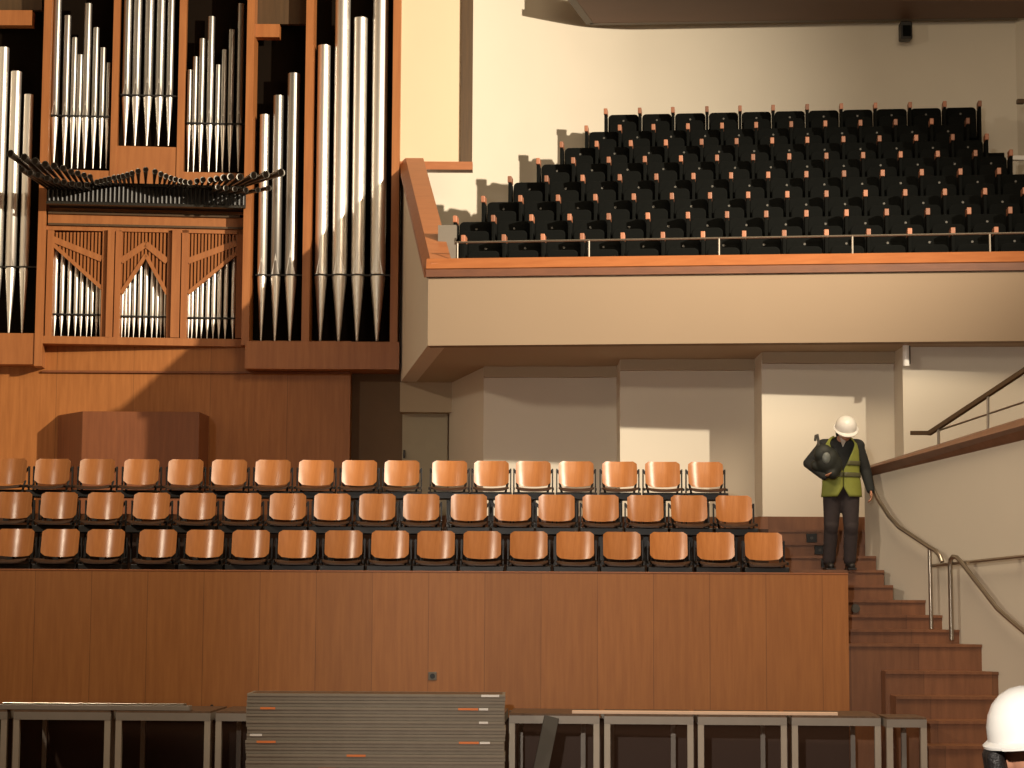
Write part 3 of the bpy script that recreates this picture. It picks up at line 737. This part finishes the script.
# things lying on the platforms
def onbar(u0, u1, v, Y, h_, name, mat, label, cat, grp=None, dz=0, d_=.08):
    a, b = P(u0, v, Y, KS), P(u1, v, Y, KS)
    o = MB().slab(a.x, b.x, ZT + .001 + dz, ZT + .001 + dz + h_, Y, KS, d_).build(name, M[mat], bevel=.006); return tag(o, label, cat, grp)
onbar(-40, 190, 707, YS + .02, .055, 'aluminium_profile', 'alu', 'long grey aluminium profile lying on the leftmost stage platforms', 'profile', d_=.12)
onbar(2, 186, 706, YS + .03, .02, 'aluminium_profile', 'steel', 'thin shiny strip lying on top of the long grey profile', 'profile', dz=.056, d_=.05)
onbar(572, 838, 711, YS + .02, .035, 'wooden_batten', 'pale', 'long pale batten lying along the right stage platforms', 'batten', d_=.07)
a, b = P(541.5, 790, YS - .25, 0), P(551.5, 717, YS - .01, 0)
a.z = .0; a.x = P(533, 800, YS - .25).x
o = MB().bar(a + Vector((0, -.25, .03)), b + Vector((0, -.03, 0)), .155, .035, (0, 1, .2)).build('leaning_board', M['leanb'], bevel=.004)
tag(o, 'dark grey board leaning against the platforms right of the deck stack', 'board')

# stack of deck panels
YK = 20.95
x0, x1 = P(246.5, 735, YK).x, P(505, 735, YK).x
zst = P(380, 694, YK).z; N_ = 17; hh = zst / N_
marks = {2: ((260, 275, 'orange'), (458, 478, 'orange'), (479, 488, 'white')), 4: ((479, 488, 'white'),), 7: ((257, 276, 'orange'), (459, 479, 'orange'), (480, 490, 'white')),
         9: ((347, 366, 'orange'),), 6: ((250, 262, 'white'),), 0: ((481, 499, 'white'),), 11: ((319, 336, 'orange'),), }
for i in range(N_):
    z1_ = zst - i*hh; jx = random.uniform(-.012, .012); jy = random.uniform(-.01, .01)
    m = MB().box(x0 + jx, x1 + jx, YK + jy, YK + jy + .03, z1_ - hh + .003, z1_)
    m.box(x0 + jx, x1 + jx, YK + .53 + jy, YK + jy + .56, z1_ - hh + .003, z1_)
    m.box(x0 + jx, x0 + jx + .03, YK + jy + .03, YK + .53 + jy, z1_ - hh + .003, z1_).box(x1 + jx - .03, x1 + jx, YK + jy + .03, YK + .53 + jy, z1_ - hh + .003, z1_)
    m.box(x0 + jx, x1 + jx, YK + jy - .012, YK + jy, z1_ - hh*.38, z1_ - .002)      # raised upper lip of the edge profile
    o = m.build('deck_panel', M['alud'])
    MB().box(x0 + jx + .03, x1 + jx - .03, YK + jy + .03, YK + .53 + jy, z1_ - .02, z1_ - .001).build('deck_board', M['deck'], o)
    tag(o, 'grey metal-edged deck panel, %s from the top of the stack' % ORD[i] if i else 'grey metal-edged deck panel lying topmost on the stack', 'deck panel', 'deck panels stacked in front of the choir wall')
    for (ua, ub, c) in marks.get(i, ()):
        xa_, xb_ = P(ua, 735, YK).x, P(ub, 735, YK).x
        s_ = MB().box(xa_, xb_, YK + jy - .017, YK + jy - .0121, z1_ - hh*.36, z1_ - hh*.03).build('sticker', M[c], o); s_['label'] = ('orange' if c == 'orange' else 'white') + ' sticker'
print('SETTING DONE')
#PEOPLE
# ================================================================== people
def hand(m, w_, d, nrm, side, curl=.5):
    # w_: wrist, d: towards the fingers, nrm: palm normal, side: vector towards the thumb
    d = Vector(d).normalized(); nrm = Vector(nrm).normalized(); sd = Vector(side) - d*Vector(side).dot(d); sd.normalize(); w_ = Vector(w_)
    for q in (-.024, -.008, .008, .024): m.caps(w_ + sd*q*.7, w_ + d*.085 + sd*q, .018, .014, 1, 8)
    for q, L in ((.030, .068), (.010, .078), (-.010, .073), (-.030, .058)):
        a = w_ + d*.085 + sd*q; d1 = (d + nrm*curl*.6).normalized(); b = a + d1*L*.45
        d2 = (d + nrm*curl*1.8).normalized(); c = b + d2*L*.33; d3 = (d*.6 + nrm*curl*2.6).normalized(); e = c + d3*L*.28
        m.caps(a, b, .0098, .009, 1, 8); m.caps(b, c, .009, .0084, 1, 8); m.caps(c, e, .0084, .0072, 1, 8)
    a = w_ + d*.025 + sd*.030; b = a + (d*.7 + sd*.8).normalized()*.042; c = b + (d + sd*.25 + nrm*curl*.7).normalized()*.034
    m.caps(a, b, .014, .011, 1, 8); m.caps(b, c, .011, .009, 1, 8)
def soft(o, vox, it=4):
    a = o.modifiers.new('join', 'REMESH'); a.mode = 'VOXEL'; a.voxel_size = vox; a.use_smooth_shade = True
    if it: b = o.modifiers.new('smooth', 'SMOOTH'); b.iterations = it; b.factor = .5
    return o
def person(loc, rz, J, label, head_rot, hairy, vest, arms, name='person', look=0, roll=0):
    root = empty(name, loc, rz, label, 'person')
    def part(m, n, mat, smooth=True, par=None):
        o = m.build(n, M[mat], par or root, smooth); return o
    V = lambda k: Vector(J[k])
    H = V('head'); R = Matrix.Rotation(look, 3, 'Z') @ Matrix.Rotation(roll, 3, 'Y') @ Matrix.Rotation(head_rot, 3, 'X')
    def hp(x, y, z): return H + R @ Vector((x, y, z))
    b = MB()
    b.ell(H, .076, .096, .118, rot=R); b.ell(hp(0, -.028, -.062), .052, .060, .056, rot=R)          # skull, jaw
    b.caps(hp(0, -.092, .012), hp(0, -.112, -.022), .009, .015, 1, 10); b.ell(hp(-.012, -.102, -.026), .009, .010, .008); b.ell(hp(.012, -.102, -.026), .009, .010, .008)
    b.caps(hp(-.02, -.088, -.060), hp(.02, -.088, -.060), .008, .008, 1, 8)                                          # lips
    b.caps(hp(-.045, -.082, .022), hp(.045, -.082, .022), .010, .010, 1, 8)                                          # brow
    for s in (-1, 1): b.ell(hp(s*.078, .008, -.012), .010, .020, .034, rot=R)                                        # ears
    b.caps(V('neck') - Vector((0,0,.04)), hp(0, .015, -.06), .062, .056)
    b.caps(V('chest'), V('pelvis'), .125, .12, .75); b.caps(V('shL'), V('shR'), .065, .065)
    for s in 'LR':
        b.caps(V('sh'+s), V('el'+s), .050, .040); b.caps(V('el'+s), V('wr'+s), .040, .028)
        b.caps(V('hip'+s), V('kn'+s), .080, .056); b.caps(V('kn'+s), V('an'+s), .055, .032)
        b.caps(V('an'+s) + Vector((0,.03,-.03)), V('an'+s) + Vector((0,-.13,-.05)), .028, .020)
        hand(b, V('wr'+s), arms[s][0], arms[s][1], arms[s][2], arms[s][3])
    soft(part(b, 'body', 'skin'), .0065, 3)
    for s in (-1, 1):
        e = MB().ell(hp(s*.031, -.079, .004), .0125, .0125, .0125, 12, 8); o = part(e, 'eye', 'white')
        part(MB().ell(hp(s*.031, -.0885, .004), .006, .005, .006, 10, 6), 'iris', 'black', True, o)
        part(MB().caps(hp(s*.016, -.094, .024), hp(s*.048, -.086, .022), .004, .003, 1, 6), 'eyebrow', 'hair')
    # jacket and trousers
    j = MB(); j.caps(V('chest'), V('pelvis') + Vector((0,0,.03)), .155, .15, .74); j.caps(V('shL'), V('shR'), .085, .085, .9)
    j.caps(V('chest') + Vector((0,0,.06)), V('neck') - Vector((0,0,.02)), .15, .068, .72)
    for s in 'LR':
        j.caps(V('sh'+s), V('el'+s), .076, .064); j.caps(V('el'+s), V('wr'+s), .064, .046)
    soft(part(j, 'jacket', 'navy'), .012, 4)
    t = MB(); t.caps(V('pelvis') - Vector((.05,0,.0)), V('pelvis') + Vector((.05,0,.0)), .135, .135, .82)
    for s in 'LR':
        t.caps(V('hip'+s), V('kn'+s), .105, .080); t.caps(V('kn'+s), V('an'+s) + Vector((0,0,.02)), .078, .068)
        t.caps(V('kn'+s) + Vector((0,-.02,.0)), V('kn'+s) + Vector((0,-.01,-.05)), .075, .07)
    soft(part(t, 'trousers', 'trouser'), .012, 3)
    for s in 'LR':
        a = V('an'+s); bt = MB().caps(a + Vector((0,.035,-.035)), a + Vector((0,-.14,-.05)), .048, .038).caps(a, a + Vector((0,.01,-.03)), .052, .05)
        o = soft(part(bt, 'boot', 'boot'), .010, 2)
        part(MB().box(a.x - .045, a.x + .045, a.y - .175, a.y + .08, a.z - .092, a.z - .07), 'sole', 'black', False, o)
    if vest:
        def ring(z):
            zs_ = [.86, 1.0, 1.15, 1.30, 1.42, 1.50, 1.56, 1.60]; rx = [.215, .205, .192, .196, .198, .190, .135, .085]; ry = [.155, .150, .142, .146, .146, .132, .105, .082]
            for i in range(7):
                if zs_[i] <= z <= zs_[i+1]:
                    q = (z - zs_[i])/(zs_[i+1] - zs_[i]); return rx[i] + (rx[i+1]-rx[i])*q, ry[i] + (ry[i+1]-ry[i])*q
            return rx[-1], ry[-1]
        def vpart(z0, z1, n, name, mat, off):
            m = MB(); NA = 48; vs = []
            for i in range(n + 1):
                z = z0 + (z1 - z0)*i/n; rx, ry = ring(z); rx += off; ry += off
                gap = .02 + (.95*((z - 1.18)/.4) if z > 1.18 else 0) + (.30*((.98 - z)/.12) if z < .98 else 0)
                for k in range(NA + 1):
                    a = -PI/2 + gap + (2*PI - 2*gap)*k/NA
                    wv = 1 + .02*math.sin(7*a + 9*z)
                    vs.append((rx*wv*math.cos(a), ry*wv*math.sin(a) - .005, z))
            fs = [(i*(NA+1)+k, i*(NA+1)+k+1, (i+1)*(NA+1)+k+1, (i+1)*(NA+1)+k) for i in range(n) for k in range(NA)]
            m.add(vs, fs); o = part(m, name, mat); so = o.modifiers.new('thick', 'SOLIDIFY'); so.thickness = .008; so.offset = 0; return o
        vo = vpart(.87, 1.595, 24, 'safety_vest', 'vest', .0)
        for z in (1.13, 1.27): vpart(z - .028, z + .028, 3, 'reflective_band', 'reflect', .009)
        part(MB().extr([(-.035,-.135,1.60), (.045,-.135,1.60), (.03,-.150,1.52), (.0,-.155,1.46), (-.02,-.150,1.53)], (0, .02, 0)), 'shirt_collar', 'shirt', False)
    # hard hat
    hm = MB(); hc = (0, 0, .035)
    prof = [(.116, 0), (.117, .012), (.113, .05), (.103, .082), (.085, .112), (.060, .134), (.032, .147), (.004, .151)]
    hm.lathe(hc, prof, 28, 1.0, 1.22); hm.lathe(hc, [(.112, .0), (.132, -.006), (.133, .001), (.116, .012)], 28, 1.0, 1.22)
    pk = []
    for a in range(-60, 61, 12): pk.append((.135*math.sin(math.radians(a)), -.165*math.cos(math.radians(a)) - .035*math.cos(math.radians(a*1.4)), .028))
    inner = [(.115*math.sin(math.radians(a)), -.135*math.cos(math.radians(a)), .040) for a in range(60, -61, -12)]
    hm.extr(pk + inner, (0, 0, .007))
    for q in (-.03, 0, .03):
        hm.tube([(q, .124*math.cos(t), .032 + .149*math.sin(t)) if abs(q) < .01 else (q, .118*math.cos(t), .031 + .145*math.sin(t)) for t in [k*PI/16 for k in range(3, 14)]], .006, 6)
    hm.v = [tuple(hp(*p)) for p in hm.v]
    ho = part(hm, 'hard_hat', 'white'); ho['label'] = 'white hard hat'
    # hair below the hat
    hr = MB(); k_ = .044 if hairy else .010
    for t in range(0, 13):
        a = math.radians(-8 + 196*t/12); x, y = (.074 + k_*.98)*math.cos(a), (.094 + k_*.5)*math.sin(a) + .004
        hr.caps(hp(x, y, .005), hp(x*1.05, y*1.05, -.06 - (.09 if hairy else 0)), .013 + k_*.34, .012 + k_*.34, 1, 10)
    hr.ell(hp(0, .02, .03), .082, .090, .085, rot=R)
    if hairy: hr.caps(hp(-.06, -.070, .050), hp(.06, -.070, .050), .016, .016, 1, 8)
    soft(part(hr, 'hair', 'hair'), .008, 2)
    return root
JA = dict(head=(.035, -.125, 1.655), neck=(0, -.01, 1.58), chest=(0, 0, 1.36), pelvis=(0, 0, .99), shL=(-.175, 0, 1.485), shR=(.175, 0, 1.485),
          elL=(-.345, -.01, 1.27), wrL=(-.22, -.255, 1.10), elR=(.265, .03, 1.20), wrR=(.305, -.05, .95),
          hipL=(-.095, 0, .95), knL=(-.115, -.03, .52), anL=(-.135, .03, .095), hipR=(.095, 0, .95), knR=(.085, -.09, .50), anR=(.075, -.05, .095))
pp = P(841.5, 500, 24.52)
A_ = person((pp.x, 24.53, STEP5Z), 0, JA, 'man in white hard hat and yellow vest standing on the stairs holding a dark bundle', .62, False, True,
       {'L': ((.95, -.15, .25), (0, .5, 1), (.2, -.9, .2), .5), 'R': ((.05, -.25, -1), (-.8, -.1, -.1), (-.1, -1, 0), .45)})
A_.scale = (1.12, 1.05, 1.0)
# bundle carried in the man's bent arm
bc = Vector((pp.x - .195, 24.53 - .235, STEP5Z + 1.285))
bg = MB().ell(bc, .145, .115, .17).ell(bc + Vector((-.05, -.02, .08)), .12, .09, .12).ell(bc + Vector((.07, .0, -.05)), .11, .09, .13).caps(bc + Vector((-.13, .05, -.05)), bc + Vector((.05, -.03, -.15)), .07, .07)
bo = bg.build('carried_bundle', M['bag'], None, True); soft(bo, .012, 3)
tag(bo, 'dark cloth bundle with painted grey highlight held by the man on the stairs', 'bag')
MB().ell(bc + Vector((-.03, -.10, .03)), .05, .03, .07).build('painted_highlight', M['bagshine'], bo, True)  # grey lump stands in for a highlight on the cloth
hd = bc + Vector((-.10, .0, .12))
MB().tube([hd, hd + Vector((-.01, 0, .14)), hd + Vector((-.02, 0, .20))], [.018, .016, .014], 10).caps(hd + Vector((-.045, 0, .13)), hd + Vector((-.04, 0, .18)), .016, .014, 1, 8).build('handle', M['plate'], bo, True)
# person in the lower right corner of the picture, near the camera
JB = dict(head=(0, 0, 1.66), neck=(0, .02, 1.50), chest=(0, .03, 1.30), pelvis=(0, .02, .96), shL=(-.17, .03, 1.42), shR=(.17, .03, 1.42),
          elL=(-.24, .05, 1.13), wrL=(-.24, -.06, .89), elR=(.24, .05, 1.13), wrR=(.24, -.06, .89),
          hipL=(-.09, .02, .92), knL=(-.10, -.02, .50), anL=(-.11, .03, .095), hipR=(.09, .02, .92), knR=(.10, -.02, .50), anR=(.11, .03, .095))
person((P(1033, 740, 5.9).x, 5.9, .055), 0, JB, 'dark-haired person in a white hard hat at the lower right corner near the viewer', 0.0, True, False,
       {'L': ((0, -.15, -1), (.9, -.1, 0), (0, -1, 0), .4), 'R': ((0, -.15, -1), (-.9, -.1, 0), (0, -1, 0), .4)}, look=.10, roll=-.20)
struct(MB().box(-3, 6, 2.5, 8.5, 0, .055).build('floor_stage', M['darkfloor']))
